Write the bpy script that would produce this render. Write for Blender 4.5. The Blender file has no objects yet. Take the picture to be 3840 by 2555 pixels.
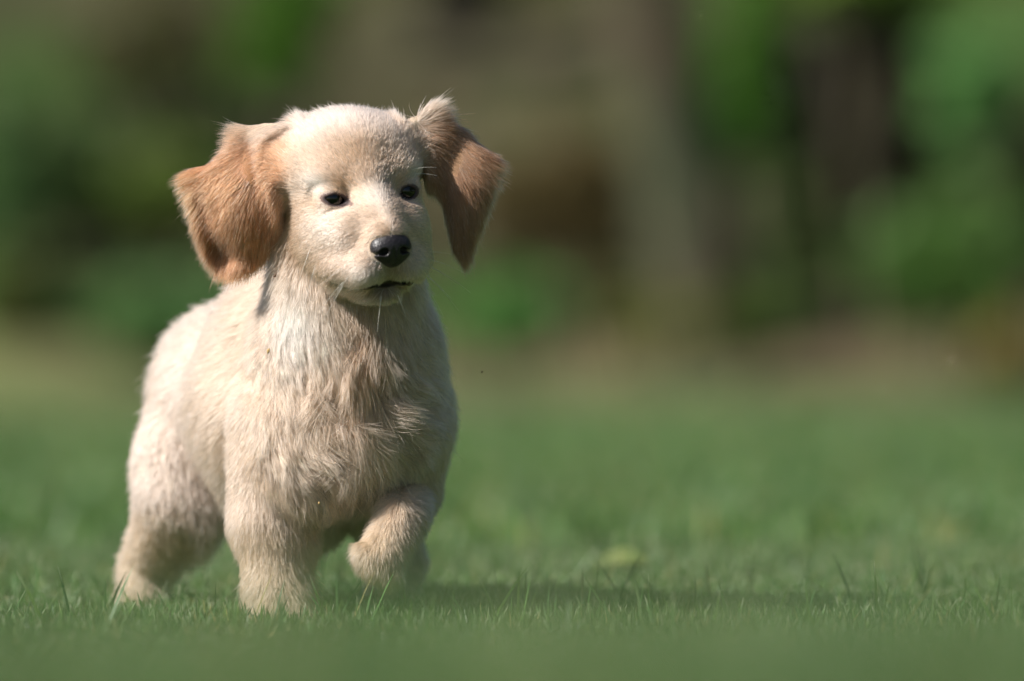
import bpy, math, random
import numpy as np
from mathutils import Vector, Matrix, kdtree

# ------------------------------------------------------------------ camera, world, sun, exposure
S = 0.0007            # metres per design unit (the puppy is drawn in units of 0.7 mm)
DF = 5.0              # camera to puppy, metres
HOR = 300.0
CAMH = (640 - HOR) * S
scene = bpy.context.scene
scene.render.engine = 'CYCLES'
COL = scene.collection

cam = bpy.data.cameras.new('camera')
cam_o = bpy.data.objects.new('camera', cam)
COL.objects.link(cam_o)
cam.sensor_width = 36.0
cam.lens = 36.0 * DF / (1024 * S)
cam.clip_start = 0.05
cam.clip_end = 400
cam_o.location = (0, -DF, CAMH)
cam_o.rotation_euler = (math.radians(90) - math.atan((340.5 - HOR) * S / DF), 0, 0)
cam.dof.use_dof = True
cam.dof.focus_distance = DF - 0.025
cam.dof.aperture_fstop = cam.lens / 90.0
cam.dof.aperture_blades = 0
scene.camera = cam_o

SUN_AZ, SUN_EL = 65.0, 41.0      # degrees to the left of the camera's side, and up
sv = Vector((-math.sin(math.radians(SUN_AZ)) * math.cos(math.radians(SUN_EL)),
             -math.cos(math.radians(SUN_AZ)) * math.cos(math.radians(SUN_EL)),
             math.sin(math.radians(SUN_EL))))
sun = bpy.data.lights.new('sun', 'SUN')
sun.energy = 5.0
sun.angle = math.radians(0.53)
sun.color = (1.0, 0.955, 0.90)
sun_o = bpy.data.objects.new('sun', sun)
COL.objects.link(sun_o)
sun_o.rotation_euler = sv.to_track_quat('Z', 'Y').to_euler()
sun_o.location = (-3, -3, 5)
world = bpy.data.worlds.new('World')
scene.world = world
world.use_nodes = True
wn = world.node_tree
sky = wn.nodes.new('ShaderNodeTexSky')
sky.sky_type = 'NISHITA'
sky.sun_disc = False
sky.sun_elevation = math.radians(SUN_EL)
sky.sun_rotation = math.atan2(sv.x, sv.y)
bg = wn.nodes['Background']
wn.links.new(sky.outputs[0], bg.inputs[0])
bg.inputs[1].default_value = 0.05
scene.view_settings.view_transform = 'Standard'
scene.view_settings.look = 'None'
scene.view_settings.exposure = 0.68
scene.view_settings.gamma = 1.0
try:
    scene.cycles_curves.shape = 'RIBBONS'
except Exception:
    pass
scene.cycles.max_bounces = 12
scene.cycles.transmission_bounces = 10
scene.cycles.transparent_max_bounces = 8
scene.cycles.use_denoising = True

rng = np.random.default_rng(7)
random.seed(7)

# ------------------------------------------------------------------ helpers
def tag(o, label=None, cat=None, group=None, kind=None):
    if label: o['label'] = label
    if cat: o['category'] = cat
    if group: o['group'] = group
    if kind: o['kind'] = kind
    return o

def empty(name, loc, parent=None):
    o = bpy.data.objects.new(name, None)
    COL.objects.link(o)
    o.location = loc
    o.empty_display_size = 0.05
    if parent: o.parent = parent
    return o

def srgb(r, g, b):
    f = lambda c: (c / 255 / 12.92) if c / 255 <= 0.04045 else ((c / 255 + 0.055) / 1.055) ** 2.4
    return (f(r), f(g), f(b))

def mesh_obj(name, V, F, mats=(), parent=None, smooth=True, colors=None):
    """V (n,3) array, F (m,3) or (m,4) array"""
    V = np.asarray(V, np.float32); F = np.asarray(F, np.int32)
    me = bpy.data.meshes.new(name)
    me.vertices.add(len(V)); me.vertices.foreach_set('co', V.ravel())
    k = F.shape[1]
    me.loops.add(F.size); me.loops.foreach_set('vertex_index', F.ravel())
    me.polygons.add(len(F))
    me.polygons.foreach_set('loop_start', np.arange(0, F.size, k, dtype=np.int32))
    me.polygons.foreach_set('loop_total', np.full(len(F), k, np.int32))
    me.update(calc_edges=True)
    me.polygons.foreach_set('use_smooth', np.full(len(F), smooth))
    if colors is not None:
        a = me.color_attributes.new('Col', 'FLOAT_COLOR', 'POINT')
        c = np.ones((len(V), 4), np.float32); c[:, :3] = colors
        a.data.foreach_set('color', c.ravel())
    me.validate()
    for m in (mats if isinstance(mats, (list, tuple)) else [mats]): me.materials.append(m)
    o = bpy.data.objects.new(name, me)
    COL.objects.link(o)
    if parent:
        o.parent = parent
        o.matrix_parent_inverse = Matrix.Translation(-parent.location)
    return o

def new_mat(name):
    m = bpy.data.materials.new(name); m.use_nodes = True
    nt = m.node_tree
    b = nt.nodes['Principled BSDF']
    return m, nt, b

def noise_mat(name, c1, c2, scale=8.0, rough=0.8, c3=None, bump=0.0, scale3=1.0, coat=0.0, spec=0.3, detail=6.0):
    m, nt, b = new_mat(name)
    tc = nt.nodes.new('ShaderNodeTexCoord')
    n = nt.nodes.new('ShaderNodeTexNoise'); n.inputs['Scale'].default_value = scale; n.inputs['Detail'].default_value = detail
    nt.links.new(tc.outputs['Object'], n.inputs['Vector'])
    r = nt.nodes.new('ShaderNodeValToRGB')
    r.color_ramp.elements[0].position = 0.35; r.color_ramp.elements[0].color = (*c1, 1)
    r.color_ramp.elements[1].position = 0.65; r.color_ramp.elements[1].color = (*c2, 1)
    nt.links.new(n.outputs[0], r.inputs[0])
    out = r.outputs[0]
    if c3 is not None:
        n3 = nt.nodes.new('ShaderNodeTexNoise'); n3.inputs['Scale'].default_value = scale3; n3.inputs['Detail'].default_value = 2
        nt.links.new(tc.outputs['Object'], n3.inputs['Vector'])
        r3 = nt.nodes.new('ShaderNodeValToRGB'); r3.color_ramp.elements[0].position = 0.48; r3.color_ramp.elements[1].position = 0.6
        nt.links.new(n3.outputs[0], r3.inputs[0])
        mx = nt.nodes.new('ShaderNodeMix'); mx.data_type = 'RGBA'
        nt.links.new(r3.outputs[0], mx.inputs[0]); nt.links.new(out, mx.inputs[6]); mx.inputs[7].default_value = (*c3, 1)
        out = mx.outputs[2]
    nt.links.new(out, b.inputs['Base Color'])
    b.inputs['Roughness'].default_value = rough
    b.inputs['Specular IOR Level'].default_value = spec
    b.inputs['Coat Weight'].default_value = coat
    if bump:
        bp = nt.nodes.new('ShaderNodeBump'); bp.inputs['Strength'].default_value = bump
        nt.links.new(n.outputs[0], bp.inputs['Height']); nt.links.new(bp.outputs[0], b.inputs['Normal'])
    return m

def leaf_mat(name, trans=0.45, rough=0.55):
    """colour comes from each leaf's own attribute; part of the light passes through"""
    m, nt, b = new_mat(name)
    at = nt.nodes.new('ShaderNodeAttribute'); at.attribute_name = 'Col'
    nt.links.new(at.outputs['Color'], b.inputs['Base Color'])
    b.inputs['Roughness'].default_value = rough
    b.inputs['Specular IOR Level'].default_value = 0.35
    tr = nt.nodes.new('ShaderNodeBsdfTranslucent')
    nt.links.new(at.outputs['Color'], tr.inputs['Color'])
    mx = nt.nodes.new('ShaderNodeMixShader'); mx.inputs[0].default_value = trans
    nt.links.new(b.outputs[0], mx.inputs[1]); nt.links.new(tr.outputs[0], mx.inputs[2])
    nt.links.new(mx.outputs[0], nt.nodes['Material Output'].inputs[0])
    return m

def at(px, py, dist):
    """a point of the place seen at picture position (px,py), dist metres from the camera"""
    k = dist / DF * S
    return ((px - 512) * k, dist - DF, CAMH + (HOR - py) * k)

def D3(px, py, dep=0.0):
    """design-space point (x right, y away, z up; units of S) for a picture position at a depth"""
    q = 1 + dep * S / DF
    return np.array([512 + (px - 512) * q, dep, -(HOR + (py - HOR) * q)])

def to_world(P):
    P = np.asarray(P, float)
    return np.stack([(P[..., 0] - 512) * S, P[..., 1] * S, CAMH + (P[..., 2] + HOR) * S], -1)

def sstep(a, b, x):
    t = np.clip((x - a) / (b - a), 0, 1)
    return t * t * (3 - 2 * t)

def norm(v):
    return v / (np.linalg.norm(v, axis=-1, keepdims=True) + 1e-9)

def tube(path, radii, sides=6):
    path = np.asarray(path, float); n = len(path)
    T = norm(np.gradient(path, axis=0))
    up = np.array([0.0, 0.3, 1.0])
    A = norm(np.cross(T, up)); B = np.cross(T, A)
    ang = np.linspace(0, 2 * np.pi, sides, endpoint=False)
    V = (path[:, None, :] + np.asarray(radii)[:, None, None] * (np.cos(ang)[None, :, None] * A[:, None, :] + np.sin(ang)[None, :, None] * B[:, None, :])).reshape(-1, 3)
    F = [(i * sides + j, i * sides + (j + 1) % sides, (i + 1) * sides + (j + 1) % sides, (i + 1) * sides + j) for i in range(n - 1) for j in range(sides)]
    return V, np.array(F)

# ------------------------------------------------------------------ setting: lawn, bank, grass
SET = True
if SET:
    exec_setting = True

GREEN = np.array(srgb(104, 138, 76))

def lawn_z(X, Y):
    # faint undulation behind, and a low swell between the camera and the puppy
    return 0.010 * np.sin(X * 1.9 + 0.6) * np.sin(Y * 1.3) * sstep(0.8, 2.5, Y) + 0.1100 * np.exp(-((Y + 2.6) / 0.75) ** 2) * (1 + 0.05 * np.sin(X * 3.0))

def build_ground():
    # one sheet to the horizon: lawn with faint undulation, flat near the puppy
    xs = np.unique(np.concatenate([np.linspace(-3, 3, 121), np.linspace(-12, 12, 97), np.linspace(-150, 150, 41)]))
    ys = np.unique(np.concatenate([np.linspace(-6, 11, 171), np.linspace(11, 24, 27), np.linspace(-60, 250, 40)]))
    X, Y = np.meshgrid(xs, ys, indexing='ij')
    Z = lawn_z(X, Y)
    V = np.stack([X, Y, Z], -1).reshape(-1, 3)
    ny = len(ys)
    i, j = np.meshgrid(np.arange(len(xs) - 1), np.arange(ny - 1), indexing='ij')
    a = (i * ny + j).ravel()
    F = np.stack([a, a + ny, a + ny + 1, a + 1], -1)
    m = noise_mat('lawn_ground', srgb(70, 95, 50), srgb(87, 112, 62), scale=1.3, rough=0.9,
                  c3=srgb(112, 126, 76), scale3=0.8, spec=0.1, detail=3)
    tag(mesh_obj('lawn', V, F, m), kind='structure')
    # earth bank behind the lawn
    xs = np.linspace(-14, 14, 141); ys = np.linspace(10.3, 19, 50)
    X, Y = np.meshgrid(xs, ys, indexing='ij')
    edge = 10.6 + 0.25 * np.sin(X * 0.9) + 0.12 * np.sin(X * 2.7 + 1)
    t = np.clip(Y - edge, 0, None)
    Z = -0.05 + 0.10 * sstep(-0.3, 0.5, Y - edge) + 0.42 * np.clip(t - 0.5, 0, None) ** 1.05 * (1 - 0.25 * sstep(4, 9, t)) \
        + 0.05 * np.sin(X * 3.1 + Y) * sstep(0.3, 2, t) + 0.03 * np.sin(X * 7 + 2 * Y)
    V = np.stack([X, Y, Z], -1).reshape(-1, 3)
    ny = len(ys)
    i, j = np.meshgrid(np.arange(len(xs) - 1), np.arange(ny - 1), indexing='ij')
    a = (i * ny + j).ravel()
    F = np.stack([a, a + ny, a + ny + 1, a + 1], -1)
    m = noise_mat('leaf_litter', srgb(56, 59, 37), srgb(72, 68, 48), scale=2.2, rough=0.95,
                  c3=srgb(54, 74, 34), scale3=1.1, bump=0.4, spec=0.1)
    low = (Y.ravel()[F].mean(1) - edge.ravel()[F].mean(1)) < 0.75
    tag(mesh_obj('earth_bank', V, F[~low], m), kind='structure')
    mv = noise_mat('dry_verge_earth', srgb(86, 81, 58), srgb(101, 89, 69), scale=1.6, rough=0.95, c3=srgb(96, 100, 64), scale3=0.9, bump=0.3, spec=0.1)
    tag(mesh_obj('dry_verge', V, F[low], mv), kind='structure')

def grass(name, x0, x1, y0, y1, n, h, w, hvar=0.45, mat=None, dens=None):
    X = rng.uniform(x0, x1, n); Y = rng.uniform(y0, y1, n)
    if dens is not None:
        keep = rng.random(n) < dens(X, Y); X = X[keep]; Y = Y[keep]; n = len(X)
    H = h * (0.55 + hvar * rng.random(n) + 0.12 * np.sin(X * 5 + 1) * np.sin(Y * 4))
    tall = rng.random(n) < 0.018
    H = np.where(tall, H * rng.uniform(1.3, 2.1, n), H)
    W = w * rng.uniform(0.55, 1.25, n)
    th = rng.uniform(0, 2 * np.pi, n)
    lean = rng.uniform(0.05, 0.55, n) * H
    la = rng.uniform(0, 2 * np.pi, n)
    dx, dy = np.cos(th) * W / 2, np.sin(th) * W / 2
    lx, ly = np.cos(la) * lean, np.sin(la) * lean
    V = np.empty((n, 7, 3)); 
    for k, (t, ww) in enumerate([(0, 1.0), (0.4, 0.95), (0.78, 0.7)]):
        for s in (0, 1):
            sg = 1 if s else -1
            V[:, 2 * k + s, 0] = X + lx * t ** 1.8 + sg * dx * ww
            V[:, 2 * k + s, 1] = Y + ly * t ** 1.8 + sg * dy * ww
            V[:, 2 * k + s, 2] = H * t * (1 - 0.1 * t)
    V[:, 6, 0] = X + lx; V[:, 6, 1] = Y + ly; V[:, 6, 2] = H * 0.95
    base = np.arange(n)[:, None] * 7
    F = np.concatenate([base + q for q in ([[0, 1, 3]], [[0, 3, 2]], [[2, 3, 5]], [[2, 5, 4]], [[4, 5, 6]])], 0)
    c = np.array(srgb(84, 116, 62))[None] * (1 + 0.25 * rng.standard_normal(n))[:, None].clip(0.5, 1.6)
    blue = rng.random(n)[:, None]
    c = c * (1 + (blue - 0.5) * np.array([[-0.2, 0.0, 0.7]]))
    dry = rng.random(n) < 0.05
    c[dry] = np.array(srgb(168, 158, 104))[None] * rng.uniform(0.7, 1.1, dry.sum())[:, None]
    Cc = np.repeat(c[:, None, :], 7, 1)
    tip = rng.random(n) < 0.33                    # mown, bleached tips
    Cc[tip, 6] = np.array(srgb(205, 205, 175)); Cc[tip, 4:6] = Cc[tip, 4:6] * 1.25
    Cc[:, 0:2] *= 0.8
    V[:, :, 2] += (lawn_z(X, Y) - 0.002)[:, None]
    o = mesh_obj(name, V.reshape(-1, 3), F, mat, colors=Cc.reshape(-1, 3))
    return o

def blob_noise(X, Y):
    return 0.5 + 0.5 * np.sin(X * 2.3 + 1.0) * np.sin(Y * 1.7 + 0.4)

def leaf_cloud(n, c, r, size, col, seed, gap=0.35):
    col = np.asarray(col); col = (col * 0.97 + 0.03 * col.mean()) * np.array([1.1, 1, 0.72]) * (1.18 if col[1] > 0.08 else 0.95)
    g = np.random.default_rng(seed)
    # clumped leaves: random clump centres spread through the crown
    nc = max(8, n // 28)
    cc = g.standard_normal((nc, 3)); cc /= np.linalg.norm(cc, axis=1)[:, None]
    cc *= g.random(nc)[:, None] ** 0.45
    k = g.integers(0, nc, n)
    P = cc[k] + g.standard_normal((n, 3)) * 0.16
    P = P * np.asarray(r) + np.asarray(c)
    P[:, 2] = np.maximum(P[:, 2], 0.02)
    N = norm(g.standard_normal((n, 3)) + np.array([0, -0.3, 0.9]))
    A = norm(np.cross(N, g.standard_normal((n, 3)))); B = np.cross(N, A)
    L = size * g.uniform(0.6, 1.4, n)[:, None]; W = L * g.uniform(0.35, 0.6, n)[:, None]
    V = np.stack([P - A * L / 2, P + B * W / 2 - N * L * 0.06, P + A * L / 2 - N * L * 0.15, P - B * W / 2 - N * L * 0.06], 1)
    F = np.arange(n * 4).reshape(n, 4)
    cv = np.asarray(col)[None] * (0.75 + 0.5 * g.random(nc)[k])[:, None] * g.uniform(0.8, 1.2, n)[:, None]
    cv[:, 0] *= g.uniform(0.85, 1.25, n)
    return V.reshape(-1, 3), F, np.repeat(cv, 4, 0)

LEAF = None
BARK = None
def shrub(name, cat, label, px, py, rx, ry, dist, col, n=900, size=0.07, group=None, depth=None, seed=0):
    x, y, z = at(px, py, dist)
    k = dist / DF * S
    r = (rx * k, depth or rx * k * 0.7, ry * k)
    root = empty(name, (x, y, ground_z(x, y)))
    tag(root, label, cat, group)
    V, F, C = leaf_cloud(n, (x, y, z), r, size, col, seed)
    mesh_obj('foliage', V, F, LEAF, root, smooth=False, colors=C)
    g = np.random.default_rng(seed + 50)
    z0 = ground_z(x, y) - 0.03
    Vs, Fs, off = [], [], 0
    for q in range(5):
        tip = np.array([x, y, z]) + g.uniform(-0.6, 0.6, 3) * np.array(r)
        b = np.array([x + g.uniform(-.05, .05), y + g.uniform(-.04, .04), z0])
        t = np.linspace(0, 1, 7)[:, None]
        mid = np.array([0.5 * (b[0] + tip[0]) * 0.4 + 0.6 * b[0], b[1], 0.5 * (b[2] + tip[2])])
        path = (1 - t) ** 2 * b + 2 * t * (1 - t) * mid + t * t * tip
        v, f = tube(path, np.linspace(0.014, 0.004, 7), 6)
        Vs.append(v); Fs.append(f + off); off += len(v)
    mesh_obj('stem', np.concatenate(Vs), np.concatenate(Fs), BARK, root)
    return root

def ground_z(X, Y):
    edge = 10.6 + 0.25 * math.sin(X * 0.9) + 0.12 * math.sin(X * 2.7 + 1)
    t = max(Y - edge, 0)
    if t <= 0: return 0.0
    s = float(sstep(-0.3, 0.5, Y - edge))
    return max(0.0, -0.05 + 0.10 * s + 0.42 * max(t - 0.5, 0) ** 1.05)

def trunk(name, label, cat, px0, px1, dist, rad, mat, top=3.2, lean=0.0):
    x, y, _ = at(px0, 340, dist)
    root = empty(name, (x, y, ground_z(x, y)))
    tag(root, label, cat)
    x1 = at(px1, 0, dist)[0]
    zt = at(0, 0, dist)[2]
    n = 16
    t = np.linspace(0, 1, n)
    z = ground_z(x, y) - 0.1 + t * top
    slope = (x1 - x) / (zt - ground_z(x, y))
    path = np.stack([x + slope * z + 0.015 * np.sin(z * 4), y + 0.02 * np.sin(z * 3 + 1), z], -1)
    rr = rad * (1.0 + 0.45 * np.exp(-np.maximum(z - ground_z(x, y), 0) / 0.12)) * (1 - 0.12 * t)
    V, F = tube(path, rr, 28)
    a = np.arctan2(V[:, 1] - y, V[:, 0] - x)
    V[:, 0] += 0.012 * np.sin(a * 7 + V[:, 2] * 5); V[:, 1] += 0.012 * np.cos(a * 5 + V[:, 2] * 6)
    mesh_obj('trunk', V, F, mat, root)
    return root, path

def build_setting():
    global LEAF, BARK
    LEAF = leaf_mat('leaf'); BARK = noise_mat('bark', srgb(92, 84, 66), srgb(120, 112, 90), scale=14, bump=0.5, rough=0.9)
    build_ground()
    gm = leaf_mat('grass_blade', 0.35, 0.45)
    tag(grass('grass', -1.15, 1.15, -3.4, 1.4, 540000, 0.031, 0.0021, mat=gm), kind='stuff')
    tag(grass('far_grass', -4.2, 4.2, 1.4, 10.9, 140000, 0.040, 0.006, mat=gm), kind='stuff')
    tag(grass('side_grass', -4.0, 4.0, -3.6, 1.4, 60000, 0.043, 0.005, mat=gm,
              dens=lambda X, Y: ((np.abs(X) > 1.15) | (Y < -3.4)).astype(float)), kind='stuff')
    g = 'undergrowth shrubs beyond the lawn'
    S_ = [
     # name, cat, label, px, py, rx, ry, dist, col, n, size
     ('leafy_shrub', 'shrub', 'bright green leafy shrub high above the puppy’s left-hand ear', 292, 30, 62, 66, 17.0, srgb(66, 112, 30), 900, .06),
     ('dark_shrub', 'shrub', 'dark blue-green shrub near the left edge at the height of the puppy’s ear', 84, 190, 50, 75, 16.6, srgb(64, 90, 54), 900, .06),
     ('leafy_shrub', 'shrub', 'yellow-green shrub between the dark shrub and the puppy’s outer ear tip', 180, 195, 52, 62, 16.4, srgb(92, 118, 56), 800, .06),
     ('leafy_shrub', 'shrub', 'grey-green shrub cut off by the left edge of the photo', 2, 165, 38, 75, 16.3, srgb(84, 122, 84), 700, .06),
     ('leafy_plant', 'plant', 'low blue-green plant mound left of the puppy’s back', 170, 325, 95, 42, 16.0, srgb(98, 142, 98), 1200, .06),
     ('leafy_plant', 'plant', 'low dark olive plant at the left edge below the grey-green shrub', 20, 290, 48, 50, 16.0, srgb(80, 96, 52), 600, .06),
     ('leafy_plant', 'plant', 'low vivid green plant just right of the puppy’s neck', 508, 312, 52, 36, 16.0, srgb(92, 150, 90), 800, .05),
     ('leafy_shrub', 'shrub', 'tall narrow bright green shrub right behind the grey tree trunk', 752, 60, 38, 118, 16.9, srgb(62, 116, 28), 1200, .06),
     ('leafy_shrub', 'shrub', 'bright green overhanging shrub along the top above the dark hollow', 870, -28, 110, 34, 16.5, srgb(84, 118, 34), 900, .06),
     ('shade_hollow', 'shrub', 'dark hollow right of the tall narrow green shrub, its shade put into nearly black leaves', 864, 86, 78, 84, 16.8, srgb(20, 20, 10), 3200, .06),  # shade between the bushes, given as near-black leaf colour
     ('dark_shrub', 'shrub', 'dark brown-leaved shrub below the dark hollow', 845, 235, 44, 72, 16.6, srgb(84, 70, 48), 1000, .06),
     ('leafy_shrub', 'shrub', 'pale blue-green shrub in the upper right corner', 980, 85, 50, 52, 16.2, srgb(104, 158, 106), 800, .06),
     ('dark_shrub', 'shrub', 'dark green shrub at the right edge below the pale one', 1030, 180, 40, 50, 16.4, srgb(44, 62, 28), 700, .06),
     ('leafy_shrub', 'shrub', 'broad mid-green shrub low at the right, right of the brown-leaved one', 945, 262, 82, 66, 16.0, srgb(86, 128, 72), 1300, .06),
     ('dry_plant', 'plant', 'yellow-brown withering plant at the right edge by the lawn border', 1012, 350, 34, 34, 15.8, srgb(128, 124, 76), 500, .05),
     ('leafy_plant', 'plant', 'small yellow-green weed on the bank under the tree trunk', 660, 322, 46, 20, 15.9, srgb(104, 112, 60), 400, .05),
     ('leafy_plant', 'plant', 'small mid-green weed right of the tree trunk foot', 742, 318, 36, 26, 15.9, srgb(84, 110, 54), 400, .05),
     ('dry_fern', 'plant', 'dull brown withered fern clump in the middle, between the ear and the tree trunk', 560, 200, 112, 92, 16.5, srgb(94, 88, 64), 900, .06),
     ('leafy_shrub', 'shrub', 'olive green shrub at the top between the log and the dark slate gap', 560, 10, 80, 34, 17.3, srgb(88, 98, 66), 700, .06),
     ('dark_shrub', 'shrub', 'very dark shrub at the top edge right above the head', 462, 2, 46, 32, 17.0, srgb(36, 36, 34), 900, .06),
     ('leafy_shrub', 'shrub', 'olive shrub at the top left between the edge and the bright green one', 150, 45, 90, 55, 17.2, srgb(78, 84, 58), 900, .06),
     ('dark_shrub', 'shrub', 'dark olive shrub between the dark hollow and the pale one at the right', 925, 150, 34, 110, 16.9, srgb(62, 62, 38), 900, .06),
     # just outside the frame on either side
     ('leafy_shrub', 'shrub', 'green shrub just outside the left edge of the view', -110, 200, 80, 120, 16.5, srgb(80, 112, 60), 900, .07),
     ('leafy_shrub', 'shrub', 'green shrub just outside the right edge of the view', 1130, 220, 80, 120, 16.5, srgb(80, 112, 60), 900, .07),
    ]
    gx = np.random.default_rng(9)
    kinds = ['round', 'spreading', 'upright']; tones = [('mid-green', srgb(80, 112, 56)), ('olive', srgb(78, 86, 50)), ('dark green', srgb(56, 80, 44)), ('yellow-green', srgb(100, 120, 58))]
    for side in (-1, 1):
        for k in range(8):
            tn, tc_ = tones[k % 4]
            S_.append(('leafy_shrub', 'shrub', '%s %s shrub on the bank, %s one out past the %s edge' % (kinds[k % 3], tn, ['second', 'third', 'fourth', 'fifth', 'sixth', 'seventh', 'eighth', 'ninth'][k], 'left' if side < 0 else 'right'),
                       512 + side * (720 + 175 * k + gx.uniform(-30, 30)), gx.uniform(150, 260), gx.uniform(90, 140), gx.uniform(90, 150), gx.uniform(16.0, 17.5), tc_, 900, .08))
    for q, (nm, ca, lb, px, py, rx, ry, d, c, n, sz) in enumerate(S_):
        shrub(nm, ca, lb.replace('’', "'"), px, py, rx, ry, d, c, n, sz, g, seed=100 + q)
    tb = noise_mat('grey_bark', srgb(62, 66, 47), srgb(78, 81, 60), scale=9, bump=0.5, rough=0.9, c3=srgb(84, 74, 58), scale3=3)
    trunk('tree_trunk', 'grey-olive tree trunk standing right of the puppy at the top', 'tree', 712, 655, 16.4, 0.100, tb)
    # fallen branch: a weathered pole lying on the bank behind the head
    a = np.array(at(380, 66, 17.0)); b = np.array(at(640, 46, 16.9))
    t = np.linspace(0, 1, 12)[:, None]
    path = a + (b - a) * t + np.array([[0, 0, 1]]) * 0.012 * np.sin(t * 9)
    V, F = tube(path, np.linspace(0.045, 0.06, 12), 14)
    tag(mesh_obj('fallen_log', V, F, tb), 'grey fallen log lying level across the bank above the head', 'log')

build_setting()

def fallen_leaf():
    x, y = at(624, 548, 5.72)[:2]
    g = np.random.default_rng(4)
    t = np.linspace(0, 1, 15)[:, None]; wv = np.linspace(-1, 1, 7)[None, :]
    W = 0.014 * np.sin(np.pi * t ** 0.8) ** 0.8
    X = (t - 0.5) * 0.048 + 0 * wv; Y = wv * W; Z = 0.008 * np.abs(wv) * (W > 0) + 0.010 * np.sin(t * 3) + 0 * wv
    V = np.stack([x + X, y + Y * 0.8 , 0.014 + Z + Y * 0.45], -1).reshape(-1, 3)
    V = np.concatenate([V, V - np.array([0, 0.0004, 0.0008])])
    q = np.array([(i * 7 + j, i * 7 + j + 1, (i + 1) * 7 + j + 1, (i + 1) * 7 + j) for i in range(14) for j in range(6)])
    F = np.concatenate([q, q[:, ::-1] + 105])
    m = noise_mat('yellow_leaf', srgb(96, 112, 58), srgb(112, 120, 68), scale=120, rough=0.6, bump=0.3)
    tag(mesh_obj('fallen_leaf', V, F, m), 'pale yellow-green leaf lying on the lawn behind the puppy, right of its lifted paw', 'leaf')
fallen_leaf()

def sky_blocker():  # unseen leaf wall added to block sky and deepen shade on the puppy
    root = empty('sky_blocker', (3.4, 0.5, 0))
    tag(root, 'tall unseen leaf screen added beyond the right edge of the view to block sky', 'sky_blocker')
    g = np.random.default_rng(77); Vs, Fs, Cs, off = [], [], [], 0
    for q in range(16):
        V, F, C = leaf_cloud(3200, (3.4 + g.uniform(-.2, .2), -3.2 + q * 0.55, 1.3), (0.6, 0.55, 1.4), 0.07, srgb(60, 84, 44), 300 + q)
        Vs.append(V); Fs.append(F + off); Cs.append(C); off += len(V)
    mesh_obj('foliage', np.concatenate(Vs), np.concatenate(Fs), LEAF, root, smooth=False, colors=np.concatenate(Cs))
    for q in range(8):
        V, F = tube([(3.4, -2.9 + q * 1.05, -0.05), (3.42, -2.85 + q * 1.05, 0.9), (3.36, -2.9 + q * 1.05, 2.0)], (0.04, 0.03, 0.012), 8)
        mesh_obj('stem', V, F, BARK, root)
sky_blocker()

# ------------------------------------------------------------------ the puppy's solid (signed distance field)
YAW, PITCH, ROLL = math.radians(19.5), math.radians(5), math.radians(5.5)
HC = D3(350.5, 178, 0)
_F = np.array([math.sin(YAW) * math.cos(PITCH), -math.cos(YAW) * math.cos(PITCH), -math.sin(PITCH)])
_R = np.array([math.cos(YAW), math.sin(YAW), 0.0])
_U = np.cross(_F, _R)
if _U[2] < 0: _U = -_U
HR = _R * math.cos(ROLL) + _U * math.sin(ROLL)
HU = _U * math.cos(ROLL) - _R * math.sin(ROLL)
HF = _F
HM = np.stack([HR, HF, HU])               # rows: local axes in design space
def H2D(p):                                # head-local -> design
    return HC + np.asarray(p, float) @ HM
def D2H(P):
    return (P - HC) @ HM.T

prims = []
def ell(c, r, k=18, g='body', head=False, op='add', rot=None):
    prims.append(dict(t='ell', c=np.array(c, float), r=np.array(r, float), k=k, g=g, head=head, op=op, rot=rot))
def cone(a, b, ra, rb, k=18, g='body', head=False, op='add'):
    prims.append(dict(t='cone', a=np.array(a, float), b=np.array(b, float), ra=ra, rb=rb, k=k, g=g, head=head, op=op))
def earp(poly, depf, th, k, g):
    prims.append(dict(t='ear', poly=np.array(poly, float), f=depf, th=th, k=k, g=g, head=False, op='add'))

# torso
ell(D3(345, 413, 112), (101, 112, 93), 20)
ell(D3(345, 345, 90), (82, 80, 80), 30, 'neck')
ell(D3(290, 405, 205), (100, 112, 105), 30)
ell(D3(268, 345, 200), (52, 50, 70), 26)
ell(D3(245, 396, 305), (93, 98, 95), 30)
ell(D3(298, 442, 210), (78, 60, 108), 30)
cone(D3(346, 235, 32), D3(345, 350, 62), 66, 74, 30, 'neck')
cone(D3(345, 285, 105), D3(300, 330, 160), 52, 66, 30, 'neck')
# chest and shoulder relief
ell(D3(305, 450, 32), (48, 28, 62), 22)
# left-hand front leg (planted)
cone(D3(282, 425, 72), D3(272, 520, 66), 50, 41, 16, 'leg')
cone(D3(272, 520, 62), D3(276, 592, 52), 35, 28, 14, 'leg')
cone(D3(276, 592, 50), D3(282, 622, 34), 28, 27, 12, 'leg')
for dx in (-17, -6, 6, 17):
    ell(D3(283 + dx, 631, 12 + abs(dx) * 0.4), (9, 15, 10), 5, 'leg')
# right-hand front leg (lifted, paw hanging)
cone(D3(402, 430, 88), D3(408, 486, 112), 44, 30, 18, 'leg')
cone(D3(405, 488, 112), D3(403, 512, 38), 26, 21, 14, 'leg')
cone(D3(401, 519, 24), D3(381, 557, 2), 21, 20, 10, 'leg')
for i, (dx, dz) in enumerate([(-14, -8), (-6, 1), (4, 7), (13, 10)]):
    ell(D3(379 + dx, 562 + dz, -2), (8, 12, 10), 8, 'leg')
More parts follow.
